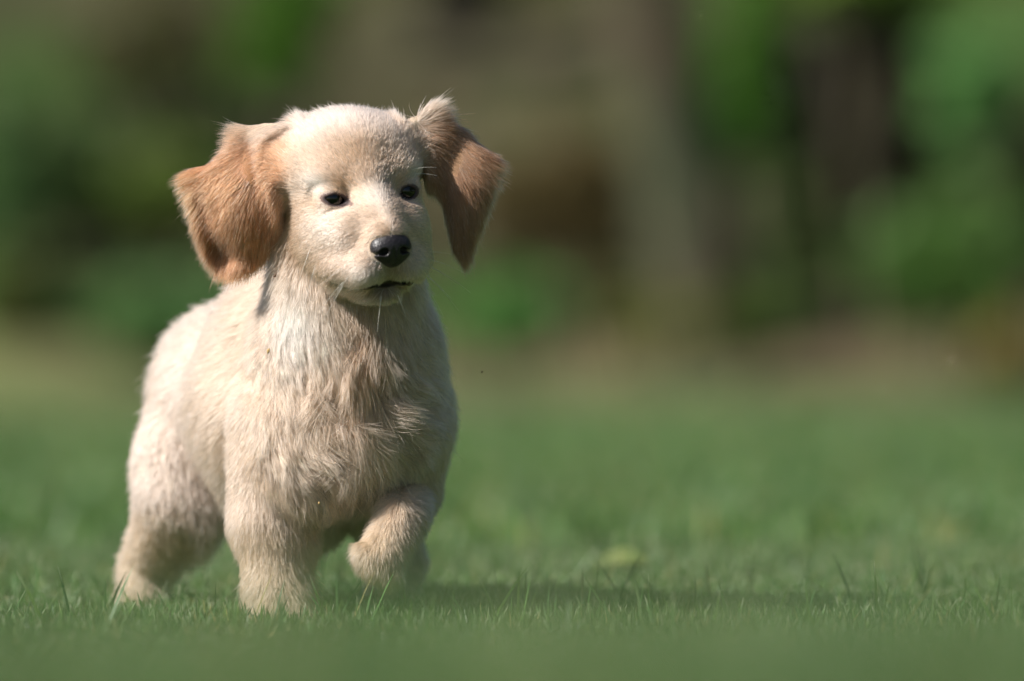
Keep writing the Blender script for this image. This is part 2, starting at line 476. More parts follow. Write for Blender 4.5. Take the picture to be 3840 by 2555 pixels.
# hind legs
ell(D3(182, 470, 290), (50, 58, 72), 22, 'leg')
cone(D3(180, 500, 270), D3(146, 565, 325), 40, 24, 16, 'leg')
cone(D3(146, 565, 325), D3(136, 618, 300), 23, 20, 10, 'leg')
cone(D3(136, 618, 300), D3(136, 634, 262), 20, 17, 10, 'leg')
ell(D3(348, 458, 262), (48, 52, 66), 22, 'leg')
ell(D3(385, 450, 150), (48, 62, 60), 30, 'leg')
cone(D3(372, 490, 220), D3(398, 560, 262), 40, 24, 16, 'leg')
cone(D3(398, 560, 262), D3(382, 618, 240), 23, 20, 10, 'leg')
cone(D3(382, 618, 240), D3(378, 634, 205), 20, 17, 10, 'leg')
# tail, behind
cone(D3(232, 370, 385), D3(225, 430, 470), 24, 15, 14, 'body')
cone(D3(225, 430, 470), D3(230, 500, 500), 15, 8, 10, 'body')

# head (local coordinates)
ell((0, -11, 4), (67, 75, 64), 14, 'head', True)
for s in (-1, 1):
    ell((s * 40, -8, 21), (30, 46, 28), 26, 'head', True)
ell((0, 18, 12), (50, 41, 46), 22, 'head', True)
ell((0, 50, -4), (24, 20, 22), 20, 'head', True)
ell((0, 62, -36), (33, 35, 22), 16, 'head', True)
ell((0, 36, -50), (46, 42, 42), 18, 'head', True)
for s in (-1, 1):
    ell((s * 37, 22, -46), (27, 38, 40), 16, 'head', True)      # cheek
    ell((s * 34, 44, -60), (24, 30, 24), 18, 'head', True)
    ell((s * 34, 45, 7), (17, 15, 13), 20, 'head', True)
    ell((s * 26, 60, -44), (20, 24, 20), 18, 'head', True)
    ell((s * 24, 72, -42), (17, 20, 17), 18, 'head', True)
    ell((s * 26, 68, -58), (22, 27, 24), 20, 'head', True)        # brow
    ell((s * 30, 55, -38), (18, 20, 16), 16, 'head', True)      # under the eye
    ell((s * 22, 87, -81), (22, 31, 23), 10, 'head', True)      # upper lip
    ell((s * 36, 62, -80), (20, 32, 18), 12, 'head', True)      # back of the lip
cone((0, 58, -48), (0, 98, -61), 37, 25, 14, 'head', True)     # muzzle
cone((0, 54, -9), (0, 101, -45), 22, 15.5, 14, 'head', True)     # bridge of the nose
ell((0, 103, -61), (20, 14, 16), 8, 'head', True)
ell((0, 68, -106), (20, 26, 9.5), 5, 'head', True)               # chin
ell((0, 42, -94), (40, 42, 18), 14, 'head', True)               # jaw

# mouth: a groove under the lips that climbs at the corners
mp = [(-54, 56, -87), (-44, 79, -100), (-30, 98, -104), (-16, 112, -99), (-6, 115, -94), (0, 115, -92), (6, 115, -94), (16, 112, -99), (30, 98, -104), (44, 79, -100), (54, 56, -87)]
for a, b in zip(mp[:-1], mp[1:]):
    rr_ = 5.2 if min(abs(a[0]), abs(b[0])) > 15 else 3.6
    cone(a, b, rr_, rr_, 3, 'mouth', True, 'sub')
ell((0, 105, -98), (22, 18, 3.8), 3, 'mouth', True, 'sub')
cone((0, 122, -71), (0, 114, -87), 1.6, 1.6, 3, 'phil', True, 'sub')

# eyes: socket, ball of the lids, then an almond opening
EYE = {-1: dict(c=(-37.5, 53, -13.6), w=10.3, up=5.0, lo=5.2, tilt=-0.20),
       1: dict(c=(38.5, 53, -13.0), w=8.2, up=5.8, lo=5.8, tilt=0.06)}
for s, e in EYE.items():
    cx, cy, cz = e['c']
    ell((cx, cy + 19, cz), (14, 9, 10), 8, 'sock', True, 'sub')
    ell((cx, cy, cz), (15.8, 15.6, 15.6), 7, 'lid', True)
    prims.append(dict(t='alm', c=np.array(e['c'], float), w=e['w'], up=e['up'], lo=e['lo'], tilt=e['tilt'], s=s, k=1.6, g='eyehole', head=True, op='sub'))

# ears
poly_l = [(322, 150), (306, 130), (282, 124), (264, 123), (252, 128), (241, 141), (230, 152), (216, 161), (204, 168), (198, 186), (200, 205), (205, 224), (213, 243), (221, 256),
          (237, 260), (251, 255), (264, 243), (276, 216), (285, 196), (294, 178), (306, 166)]
poly_r = [(398, 136), (412, 118), (425, 112), (440, 118), (455, 127), (466, 135), (475, 144), (481, 156), (483, 182), (480, 205), (473, 225), (467, 241), (463, 251),
          (456, 242), (450, 228), (445, 210), (439, 192), (431, 174), (408, 160)]
def dep_l(x, z):
    y = -z
    base = 8 + 0.02 * (300 - x) + 13 * sstep(200, 258, y) - 18 * sstep(256, 290, x) * sstep(235, 175, y)
    bulge = -26 * np.exp(-(((x - 248) / 36) ** 2 + ((y - 190) / 48) ** 2))
    vx = 208 + (y - 186) * 0.22
    valley = 10 * np.exp(-((x - vx) / 12) ** 2) * sstep(170, 205, y)
    hollow = 12 * np.exp(-(((x - 225) / 13) ** 2 + ((y - 238) / 16) ** 2))
    tip = -10 * np.exp(-(((x - 240) / 26) ** 2 + ((y - 262) / 10) ** 2))
    return base + bulge + valley + hollow + tip
def dep_r(x, z):
    y = -z
    return 14 + 0.12 * (x - 420) - 12 * sstep(450, 425, x) * sstep(190, 160, y) - 18 * np.exp(-(((x - 462) / 26) ** 2 + ((y - 180) / 45) ** 2)) \
        + 9 * np.exp(-((x - (440 + (y - 170) * 0.12)) / 6) ** 2) * sstep(170, 200, y)
earp([(x, -y) for x, y in poly_l], dep_l, 6.5, 20, 'earl')
earp([(x, -y) for x, y in poly_r], dep_r, 6.0, 18, 'earr')


def poly_sdf(X, Z, poly):
    d = np.full(X.shape, 1e9); s = np.ones(X.shape)
    n = len(poly)
    for i in range(n):
        a = poly[i]; b = poly[i - 1]
        ex, ez = b - a
        wx, wz = X - a[0], Z - a[1]
        t = np.clip((wx * ex + wz * ez) / (ex * ex + ez * ez), 0, 1)
        d = np.minimum(d, (wx - ex * t) ** 2 + (wz - ez * t) ** 2)
        c1 = Z >= a[1]; c2 = Z < b[1]; c3 = ex * wz > ez * wx
        flip = (c1 & c2 & c3) | (~c1 & ~c2 & ~c3)
        s = np.where(flip, -s, s)
    return s * np.sqrt(d)

def evalp(p, X, Y, Z):
    """X, Y, Z broadcastable arrays in design space"""
    if p['head']:
        dx, dy, dz = X - HC[0], Y - HC[1], Z - HC[2]
        x = dx * HM[0, 0] + dy * HM[0, 1] + dz * HM[0, 2]
        y = dx * HM[1, 0] + dy * HM[1, 1] + dz * HM[1, 2]
        z = dx * HM[2, 0] + dy * HM[2, 1] + dz * HM[2, 2]
    else:
        x, y, z = X, Y, Z
    if p['t'] == 'ell':
        a, b, c = (x - p['c'][0]), (y - p['c'][1]), (z - p['c'][2])
        r = p['r']
        k0 = np.sqrt((a / r[0]) ** 2 + (b / r[1]) ** 2 + (c / r[2]) ** 2)
        k1 = np.sqrt((a / r[0] ** 2) ** 2 + (b / r[1] ** 2) ** 2 + (c / r[2] ** 2) ** 2)
        return np.where(k0 < 1e-4, -r.min(), k0 * (k0 - 1) / np.maximum(k1, 1e-6))
    if p['t'] == 'cone':
        A, B = p['a'], p['b']; ba = B - A
        t = ((x - A[0]) * ba[0] + (y - A[1]) * ba[1] + (z - A[2]) * ba[2]) / (ba @ ba)
        t = np.clip(t, 0, 1)
        d = np.sqrt((x - A[0] - t * ba[0]) ** 2 + (y - A[1] - t * ba[1]) ** 2 + (z - A[2] - t * ba[2]) ** 2)
        return d - (p['ra'] + (p['rb'] - p['ra']) * t)
    if p['t'] == 'ear':
        x2, z2 = np.broadcast_arrays(x, z)
        if x2.ndim == 3:
            x1, z1 = x2[:, :1, :], z2[:, :1, :]
        else:
            x1, z1 = x2, z2
        d2 = poly_sdf(x1, z1, p['poly'])
        w = np.abs(y - p['f'](x1, z1))
        r = p['th']
        q = np.maximum(d2 + r, 0)
        return np.sqrt(q * q + w * w) - r
    if p['t'] == 'alm':
        c = p['c']; ct, st = math.cos(p['tilt']), math.sin(p['tilt'])
        a, b, h = (x - c[0]), (y - c[1]), (z - c[2])
        u = a * ct + h * st; v = -a * st + h * ct
        q = 1 - (u / p['w']) ** 2
        edge = np.where(v > 0, p['up'] * q, p['lo'] * q)
        d = np.abs(v) - edge
        d = np.maximum(d * 0.6, -(b - 4))
        return d

def bbox(p):
    m = p['k'] + 8
    if p['t'] == 'ell':
        c = H2D(p['c']) if p['head'] else p['c']
        r = (np.sqrt(((HM * p['r'][:, None]) ** 2).sum(0)) if p['head'] else p['r']) + m
        return c - r, c + r
    if p['t'] == 'cone':
        a, b = (H2D(p['a']), H2D(p['b'])) if p['head'] else (p['a'], p['b'])
        r = max(p['ra'], p['rb']) + m
        return np.minimum(a, b) - r, np.maximum(a, b) + r
    if p['t'] == 'ear':
        return (np.array([p['poly'][:, 0].min() - m, -70, p['poly'][:, 1].min() - m]),
                np.array([p['poly'][:, 0].max() + m, 90, p['poly'][:, 1].max() + m]))
    if p['t'] == 'alm':
        c = H2D(p['c']); return c - 28, c + 28

def smin(a, b, k):
    h = np.maximum(k - np.abs(a - b), 0) / k
    return np.minimum(a, b) - h * h * k * 0.25

def mesh_field(prs, xs, ys, zs):
    import openvdb as vdb
    Fd = np.full((len(xs), len(ys), len(zs)), 40.0, np.float32)
    for p in prs:
        lo, hi = bbox(p)
        i0, i1 = np.searchsorted(xs, lo[0]), np.searchsorted(xs, hi[0])
        j0, j1 = np.searchsorted(ys, lo[1]), np.searchsorted(ys, hi[1])
        k0, k1 = np.searchsorted(zs, lo[2]), np.searchsorted(zs, hi[2])
        if min(i1 - i0, j1 - j0, k1 - k0) <= 0: continue
        d = evalp(p, xs[i0:i1, None, None].astype(np.float32), ys[None, j0:j1, None].astype(np.float32), zs[None, None, k0:k1].astype(np.float32))
        sub = Fd[i0:i1, j0:j1, k0:k1]
        if p['op'] == 'add': Fd[i0:i1, j0:j1, k0:k1] = smin(sub, d, p['k'])
        else: Fd[i0:i1, j0:j1, k0:k1] = -smin(-sub, d, p['k'])
    Fd = np.clip(Fd, -20, 20)
    g = vdb.FloatGrid(20.0)
    g.copyFromArray(Fd)
    pts, quads = g.convertToQuads(0.0)
    pts = np.asarray(pts, float)
    P = np.stack([np.interp(pts[:, 0], np.arange(len(xs)), xs), np.interp(pts[:, 1], np.arange(len(ys)), ys), np.interp(pts[:, 2], np.arange(len(zs)), zs)], -1)
    return P, np.asarray(quads, np.int32), Fd

def axis(segs):
    out = []
    for a, b, h in segs: out.append(np.arange(a, b, h))
    return np.concatenate(out)

xs = axis([(80, 180, 3.4), (180, 510, 1.7), (510, 545, 3.4)])
ys = axis([(-160, 60, 1.7), (60, 130, 2.6), (130, 545, 4.0)])
zs = axis([(-680, -320, 3.0), (-320, -90, 1.7)])
BP, BQ, _ = mesh_field(prims, xs, ys, zs)

# keep the largest connected piece only
def biggest(P, Q):
    lab = np.arange(len(P))
    while True:
        m = lab[Q].min(1)
        new = lab.copy()
        for c in range(4): np.minimum.at(new, Q[:, c], m)
        new = new[new]
        if (new == lab).all(): break
        lab = new
    ids, cnt = np.unique(lab, return_counts=True)
    keep = lab == ids[cnt.argmax()]
    mp = np.cumsum(keep) - 1
    return P[keep], mp[Q[keep[Q].all(1)]]
BP, BQ = biggest(BP, BQ)

def tri_normals(P, Q):
    n = np.cross(P[Q[:, 2]] - P[Q[:, 0]], P[Q[:, 3]] - P[Q[:, 1]])
    N = np.zeros_like(P)
    for c in range(4): np.add.at(N, Q[:, c], n)
    return norm(N)
BN = tri_normals(BP, BQ)
c0 = BP.mean(0)
if ((BP - c0) * BN).sum(1).mean() < 0:
    BQ = BQ[:, ::-1].copy(); BN = -BN
# ------------------------------------------------------------------ colour and region maps (design space)
def gdist(P, groups):
    d = np.full(len(P), 1e3)
    for p in prims:
        if p['g'] in groups and p['op'] == 'add':
            d = np.minimum(d, evalp(p, P[:, 0], P[:, 1], P[:, 2]))
    return d

def regions(P):
    r = {}
    dh, db, dn, dl = gdist(P, ('head', 'lid')), gdist(P, ('body',)), gdist(P, ('neck',)), gdist(P, ('leg',))
    del_, der = gdist(P, ('earl',)), gdist(P, ('earr',))
    w = lambda d, k=5.0: np.exp(-np.clip(d, -5, 60) / k)
    A = np.stack([w(dh), w(db), w(dn), w(dl), w(del_, 4) * 1.3, w(der, 4) * 1.3])
    A /= A.sum(0)
    r['head'], r['body'], r['neck'], r['leg'], r['earl'], r['earr'] = A
    r['H'] = D2H(P)
    return r

def eye_dist(H):
    """elliptic distance to each eye opening: <1 inside the opening"""
    d = np.full(len(H), 9.0)
    for s, e in EYE.items():
        ct, st = math.cos(e['tilt']), math.sin(e['tilt'])
        a = H[:, 0] - e['c'][0]; h = H[:, 2] - e['c'][2]
        u = a * ct + h * st; v = -a * st + h * ct
        q = np.sqrt((u / e['w']) ** 2 + (v / np.where(v > 0, e['up'], e['lo'])) ** 2)
        d = np.where(H[:, 1] > 40, np.minimum(d, q), d)
    return d

NOSE_C = np.array([0, 113.0, -61.0])
def g3(H, c, s):
    return np.exp(-(((H - np.array(c)) / np.array(s)) ** 2).sum(1))
def g2(P, x, y, sx, sy):
    return np.exp(-(((P[:, 0] - x) / sx) ** 2 + ((-P[:, 2] - y) / sy) ** 2))

CREAM = np.array([0.73, 0.575, 0.42]); WHITE = np.array([0.84, 0.77, 0.68]); TAN = np.array([0.66, 0.46, 0.29])
GINGER = np.array([0.56, 0.27, 0.115]); GOLD = np.array([0.60, 0.43, 0.28]); EAR_SHADE = np.array([0.42, 0.235, 0.13])
def coat_color(P, N, r):
    H = r['H']
    C = np.repeat(CREAM[None], len(P), 0)
    def mix(C, col, w): w = np.clip(w, 0, 1)[:, None]; return C * (1 - w) + col * w
    hd = r['head']
    front = sstep(40, -10, P[:, 1])
    # head
    C = mix(C, np.array([0.65, 0.495, 0.36]), 0.8 * hd)
    C = mix(C, np.array([0.73, 0.60, 0.49]), hd * sstep(25, 60, H[:, 2]))
    C = mix(C, TAN, 0.65 * hd * g3(H, (-6, 60, 24), (34, 40, 20)))
    for s in (-1, 1): C = mix(C, GOLD, 0.7 * hd * g3(H, (s * 35, 60, -4.5), (14, 20, 3.5)))
    C = mix(C, WHITE, 0.95 * hd * g3(H, (0, 70, -16), (12, 30, 15)))
    for s in (-1, 1):
        C = mix(C, WHITE, 0.9 * hd * g3(H, (s * 50, 50, 2), (11, 30, 8)))
        C = mix(C, TAN, 0.6 * hd * g3(H, (s * 23, 66, -4), (11, 25, 11)))
        C = mix(C, GOLD, 0.85 * hd * g3(H, (s * 58, 44, -17), (10, 30, 5)))
        C = mix(C, np.array([0.68, 0.46, 0.28]), 0.85 * hd * g3(H, (s * 19, 96, -50), (8, 18, 9)))
        C = mix(C, WHITE, 0.8 * hd * g3(H, (s * 42, 60, -40), (20, 30, 18)))
        C = mix(C, WHITE, 0.6 * hd * g3(H, (s * 24, 105, -82), (18, 25, 12)))
    C = mix(C, np.array([0.34, 0.26, 0.21]), 0.75 * hd * g3(H, (0, 114, -80), (16, 14, 9)))
    C = mix(C, np.array([0.26, 0.22, 0.17]), 0.8 * hd * g3(H, (0, 92, -108), (24, 20, 8)))  # chin fur darkened as shade under the lip
    # ears: ginger, fading into the head at the root and along the top
    ew = r['earl']
    C = mix(C, GINGER, np.clip(ew + 0.7 * hd * (P[:, 0] < 320), 0, 1) * sstep(112, 136, -P[:, 2] + 0.1 * (290 - P[:, 0])) * sstep(306, 286, P[:, 0] + 0.10 * (-P[:, 2] - 150)) * sstep(-45, -10, -np.abs(P[:, 2] + 165)) * 0.9)
    C = mix(C, GINGER, ew * sstep(150, 175, -P[:, 2]))
    C = mix(C, EAR_SHADE, ew * 0.75 * g2(P, 224, 236, 16, 20))  # darker ginger painted in as shade in the ear's hollow and valley
    C = mix(C, EAR_SHADE, ew * 0.4 * g2(P, 213, 200, 8, 22))
    C = mix(C, np.array([0.70, 0.42, 0.20]), ew * 0.5 * g2(P, 200, 192, 12, 16))
    ew = r['earr']
    C = mix(C, np.array([0.42, 0.235, 0.12]), np.clip(ew * 1.3, 0, 1) * sstep(98, 120, -P[:, 2]) * sstep(414, 434, P[:, 0] + 0.3 * (-P[:, 2] - 120)) * 0.95)  # right-hand ear browner than the left: its shade is put into the colour
    # under the ears, and the nape
    C = mix(C, GOLD, 0.8 * g2(P, 293, 230, 14, 34) * (P[:, 1] > -30) * (1 - ew))
    C = mix(C, GOLD, 0.75 * sstep(100, 180, P[:, 1]) * sstep(-325, -285, P[:, 2]) * r['neck'])
    # neck and chest
    nb = np.clip(r['neck'] + r['body'], 0, 1) * front
    C = mix(C, np.array([0.90, 0.85, 0.78]), nb * 0.95 * g2(P, 283, 318, 32, 40))
    C = mix(C, np.array([0.56, 0.37, 0.22]), nb * 0.95 * g2(P, 362, 350, 17, 50))
    C = mix(C, TAN, nb * 0.6 * g2(P, 330, 385, 26, 26))
    C = mix(C, np.array([0.72, 0.61, 0.50]), nb * 0.5 * g2(P, 400, 410, 40, 30))
    # rear body slightly duller, belly and brisket white
    C = mix(C, np.array([0.78, 0.66, 0.56]), 0.6 * sstep(120, 220, P[:, 1]))
    C = mix(C, WHITE, 0.6 * g2(P, 208, 530, 28, 30))
    C = mix(C, np.array([0.67, 0.52, 0.34]), 0.8 * r['leg'] * sstep(-500, -540, P[:, 2]))
    return C

RG = regions(BP)
BC = coat_color(BP, BN, RG) * 0.6
# bare skin: eyelid rims, lips, nose surround, mouth
H = RG['H']
ed = eye_dist(H)
rim2 = (sstep(1.9, 1.45, ed) * (H[:, 1] > 50))[:, None]
BC = BC * (1 - rim2) + np.array([0.20, 0.135, 0.115]) * rim2
rim = (sstep(1.40, 1.15, ed) * (H[:, 1] > 50))[:, None]
ndk = np.full(len(BP), 1e3)
ndk = np.linalg.norm((H - NOSE_C) / np.array([19.0, 16, 15]), axis=1)
nw = sstep(1.05, 0.85, ndk)[:, None]
BC = BC * (1 - nw) + np.array([0.006, 0.005, 0.006]) * nw
BC = BC * (1 - rim) + np.array([0.05, 0.035, 0.035]) * rim
dm = gdist(BP, ())
mo = np.full(len(BP), 1e3)
for p in prims:
    if p['g'] == 'mouth': mo = np.minimum(mo, evalp(p, BP[:, 0], BP[:, 1], BP[:, 2]))
lipw = (sstep(2.6, 0.6, mo) * sstep(70, 96, H[:, 1]) * sstep(27, 20, np.abs(H[:, 0])))[:, None]
BC = BC * (1 - lipw) + np.array([0.020, 0.016, 0.018]) * lipw
crn = (sstep(2.0, 0.6, mo) * sstep(18, 27, np.abs(H[:, 0])))[:, None] * 0.9  # mouth-corner crease browned to give the soft shadow under the lip
BC = BC * (1 - crn) + np.array([0.13, 0.085, 0.065]) * crn

body_m, nt, b = new_mat('puppy_skin')
atn = nt.nodes.new('ShaderNodeAttribute'); atn.attribute_name = 'Col'
nt.links.new(atn.outputs['Color'], b.inputs['Base Color'])
b.inputs['Roughness'].default_value = 0.6
b.inputs['Specular IOR Level'].default_value = 0.25

ROOT = empty('puppy', tuple(to_world(D3(300, 640, 120))))
ROOT.location.z = 0
tag(ROOT, 'cream golden puppy with ginger ears trotting on the lawn, one front paw lifted', 'puppy')
bpy.context.view_layer.update()
body_o = mesh_obj('body', to_world(BP), BQ, body_m, ROOT, colors=BC)

# ------------------------------------------------------------------ eyes, nose, whiskers
eye_m, nt, b = new_mat('eye')
tc = nt.nodes.new('ShaderNodeTexCoord'); ln = nt.nodes.new('ShaderNodeVectorMath'); ln.operation = 'DISTANCE'
nt.links.new(tc.outputs['Object'], ln.inputs[0]); ln.inputs[1].default_value = (0, 0, 1)
cr = nt.nodes.new('ShaderNodeValToRGB')
cr.color_ramp.elements[0].position = 0.30; cr.color_ramp.elements[0].color = (0.002, 0.002, 0.002, 1)
cr.color_ramp.elements[1].position = 0.36; cr.color_ramp.elements[1].color = (0.008, 0.005, 0.003, 1)
e3 = cr.color_ramp.elements.new(0.80); e3.color = (0.006, 0.004, 0.003, 1)
e4 = cr.color_ramp.elements.new(0.88); e4.color = (0.02, 0.015, 0.014, 1)
nt.links.new(ln.outputs['Value'], cr.inputs[0]); nt.links.new(cr.outputs[0], b.inputs['Base Color'])
b.inputs['Roughness'].default_value = 0.10; b.inputs['Coat Weight'].default_value = 0.0; b.inputs['Coat Roughness'].default_value = 0.03

def uv_sphere(nu=40, nv=24):
    th = np.linspace(0, np.pi, nv + 1); ph = np.linspace(0, 2 * np.pi, nu, endpoint=False)
    V = np.array([[math.sin(t) * math.cos(p), math.sin(t) * math.sin(p), math.cos(t)] for t in th for p in ph])
    F = np.array([(i * nu + j, i * nu + (j + 1) % nu, (i + 1) * nu + (j + 1) % nu, (i + 1) * nu + j) for i in range(nv) for j in range(nu)])
    return V, F
SV, SF = uv_sphere()
for s, e in EYE.items():
    c = to_world(H2D(np.array(e['c']) + np.array([0, -0.3, 0])))
    o = mesh_obj('eye', SV, SF, eye_m)
    f = norm(np.array([0.16, -1.0, -0.06]) if s < 0 else np.array([0.26, -1.0, -0.04]))
    q = Vector(f).to_track_quat('Z', 'Y')
    o.parent = ROOT
    o.location = Vector(c) - ROOT.location
    o.rotation_mode = 'QUATERNION'; o.rotation_quaternion = q
    o.scale = (14.2 * S,) * 3

nose_m = noise_mat('nose_leather', (0.007, 0.006, 0.007), (0.022, 0.017, 0.019), scale=800, rough=0.42, bump=0.5, spec=0.5, detail=2)
nose_m.node_tree.nodes['Principled BSDF'].inputs['Coat Weight'].default_value = 0.12
nose_m.node_tree.nodes['Principled BSDF'].inputs['Coat Roughness'].default_value = 0.25
_keep = prims; prims = []
nx, ny, nz = NOSE_C
ell((nx, ny, nz + 3), (20, 12, 13), 6, 'n', True)
for s in (-1, 1):
    ell((nx + s * 11, ny + 2, nz - 2), (9.5, 10, 10), 6, 'n', True)
ell((nx, ny + 3, nz - 3), (12, 10, 15), 7, 'n', True)
ell((nx, ny - 1, nz - 9), (14, 9, 9), 7, 'n', True)
for s in (-1, 1):
    ell((nx + s * 9.5, ny + 11.5, nz - 2.5), (3.6, 6, 3.2), 2.5, 'n', True, 'sub')
    cone((nx + s * 11, ny + 11, nz - 3), (nx + s * 20, ny + 4, nz - 4.5), 1.9, 1.4, 2.5, 'n', True, 'sub')
cone((nx, ny + 16, nz + 2), (nx, ny + 11, nz - 20), 0.9, 1.1, 2.0, 'n', True, 'sub')
cn = H2D(NOSE_C)
NP, NQ, _ = mesh_field(prims, np.arange(cn[0] - 34, cn[0] + 34, 0.6), np.arange(cn[1] - 34, cn[1] + 34, 0.6), np.arange(cn[2] - 34, cn[2] + 34, 0.6))
nprims = prims; prims = _keep
NN = tri_normals(NP, NQ)
if ((NP - NP.mean(0)) * NN).sum(1).mean() < 0: NQ = NQ[:, ::-1].copy()
mesh_obj('nose', to_world(NP), NQ, nose_m, ROOT)

# ------------------------------------------------------------------ fur
FUR_N = 850000
tri = np.concatenate([BQ[:, [0, 1, 2]], BQ[:, [0, 2, 3]]])
a, b_, c_ = BP[tri[:, 0]], BP[tri[:, 1]], BP[tri[:, 2]]
ar = 0.5 * np.linalg.norm(np.cross(b_ - a, c_ - a), axis=1)
cen = (a + b_ + c_) / 3
tn = norm(np.cross(b_ - a, c_ - a))
RT = regions(cen)
HT = RT['H']
dens = 1.0 + 3.2 * RT['head'] * sstep(-30, 20, HT[:, 1]) + 1.2 * (RT['earl'] + RT['earr']) 
dens *= 1 - 0.72 * sstep(90, 230, cen[:, 1])
dens *= np.where(tn[:, 1] > 0.35, 0.45, 1.0)
edt = eye_dist(HT)
dens *= np.where((edt < 1.42) & (HT[:, 1] > 50), 0, 1)
mt = np.full(len(cen), 1e3)
for p in prims:
    if p['g'] == 'mouth': mt = np.minimum(mt, evalp(p, cen[:, 0], cen[:, 1], cen[:, 2]))
dens *= np.where(mt < np.where(HT[:, 1] > 60, 2.2, 0.9), 0, 1)
nd = np.full(len(cen), 1e3)
for p in nprims:
    if p['op'] == 'add': nd = np.minimum(nd, evalp(p, cen[:, 0], cen[:, 1], cen[:, 2]))
dens *= np.where(nd < 1.5, 0, 1)
wgt = ar * dens
idx = rng.choice(len(tri), FUR_N, p=wgt / wgt.sum())
u, v = rng.random(FUR_N), rng.random(FUR_N)
fl = u + v > 1; u[fl] = 1 - u[fl]; v[fl] = 1 - v[fl]
T = tri[idx]
P0 = BP[T[:, 0]] * (1 - u - v)[:, None] + BP[T[:, 1]] * u[:, None] + BP[T[:, 2]] * v[:, None]
N0 = norm(BN[T[:, 0]] * (1 - u - v)[:, None] + BN[T[:, 1]] * u[:, None] + BN[T[:, 2]] * v[:, None])
R0 = regions(P0)
H0 = R0['H']; PX = P0[:, 0]; PY = -P0[:, 2]; DP = P0[:, 1]
n = FUR_N

def vn(P, f, seed):
    """smooth pseudo-noise vector field"""
    g = np.random.default_rng(seed)
    out = np.zeros((len(P), 3))
    for o in range(5):
        k = g.standard_normal((3, 3)) * f * (1.5 ** o) / 1.7
        ph = g.uniform(0, 6.28, 3)
        out += np.sin(P @ k + ph) / (1.25 ** o)
    return out / 2.2

def dirfield():
    d = np.zeros((n, 3))
    # head, in local axes
    x, y, z = H0.T
    sx = np.tanh(x / 22)
    up = sstep(-34, 6, z)
    low = sstep(-62, -84, z)
    hl = np.stack([sx * (0.45 + 0.15 * (1 - up)), -1.0 + 0.45 * up, -0.35 * (1 - up) + 0.75 * up - 0.5 * low], -1)
    hd = hl @ HM
    d += R0['head'][:, None] * norm(hd)
    # neck / chest: down, converging on the breastbone on the left-hand side, splaying on the right-hand side
    ax = 362.0
    conv = np.where(PX < ax, 0.55 * sstep(0, 70, ax - PX), 0.55 * sstep(0, 60, PX - ax))
    front = sstep(110, 30, DP)
    dn = np.stack([conv * front - 0.25 * (1 - front), 0.2 + 0.5 * (1 - front), -1.0 + 0 * PX], -1)
    d += (R0['neck'] + R0['body'] * front)[:, None] * norm(dn)
    db = np.stack([-0.30 + 0 * PX, 0.75 + 0 * PX, -0.75 + 0 * PX], -1)
    d += (R0['body'] * (1 - front))[:, None] * norm(db)
    lr = sstep(350, 375, PX) * (DP < 60) * sstep(500, 515, PY)
    dl = np.stack([0.12 + 0 * PX - 0.15 * lr, 0.25 + 0 * PX, -1.0 + 0 * PX], -1)
    d += R0['leg'][:, None] * norm(dl)
    # ears: out of the root, then down
    for key, rx, ry, sg in (('earl', 300, 142, -1), ('earr', 418, 140, 1)):
        q = np.stack([PX - rx, 0 * PX, -(PY - ry)], -1)
        ln = np.linalg.norm(q, axis=1, keepdims=True)
        q = q / (ln + 1e-6); q[:, 2] = np.where(q[:, 2] > 0, q[:, 2] * 0.3, q[:, 2])
        e = q * 0.9 + np.array([[sg * 0.05, 0, -0.55]]) - np.array([[0, 0, 0.8]]) * sstep(175, 230, PY)[:, None]
        e = e + np.array([[0.0, 0, 0.75]]) * (0.9 * g2(P0, 247, 130, 15, 12) + 0.65 * g2(P0, 424, 118, 10, 12))[:, None]
        e = e + np.array([[sg * 0.9, 0, 0.55]]) * (g2(P0, 196, 170, 14, 12) + g2(P0, 488, 156, 18, 14))[:, None]
        d += R0[key][:, None] * norm(e)
    return norm(d)

D0 = dirfield()
ew0 = np.clip((R0['earl'] + R0['earr']) * 1.4, 0, 1)[:, None]
NE = np.stack([0 * PX, np.where(N0[:, 1] > 0, 1.0, -1.0), 0 * PX], -1)
NT = N0.copy()
N0 = norm(N0 * (1 - ew0) + (NE + 0.25 * N0) * ew0)
D0 = norm(D0 - (D0 * N0).sum(1, keepdims=True) * N0 * 0.999)
ears = R0['earl'] + R0['earr']
chest = np.clip(R0['neck'] + R0['body'], 0, 1) * sstep(120, 40, DP) * sstep(285, 330, PY)
messy = 0.22 - 0.09 * R0['head'] + 0.55 * chest * (0.5 + g2(P0, 350, 430, 80, 60)) - 0.04 * ears + 0.16 * R0['neck'] + 0.10 * R0['body']
D0 = norm(D0 + (0.75 * vn(P0, 0.035, 3) + 0.55 * vn(P0, 0.10, 4)) * messy[:, None])
D0 = norm(D0 - (D0 * N0).sum(1, keepdims=True) * N0 * 0.999)

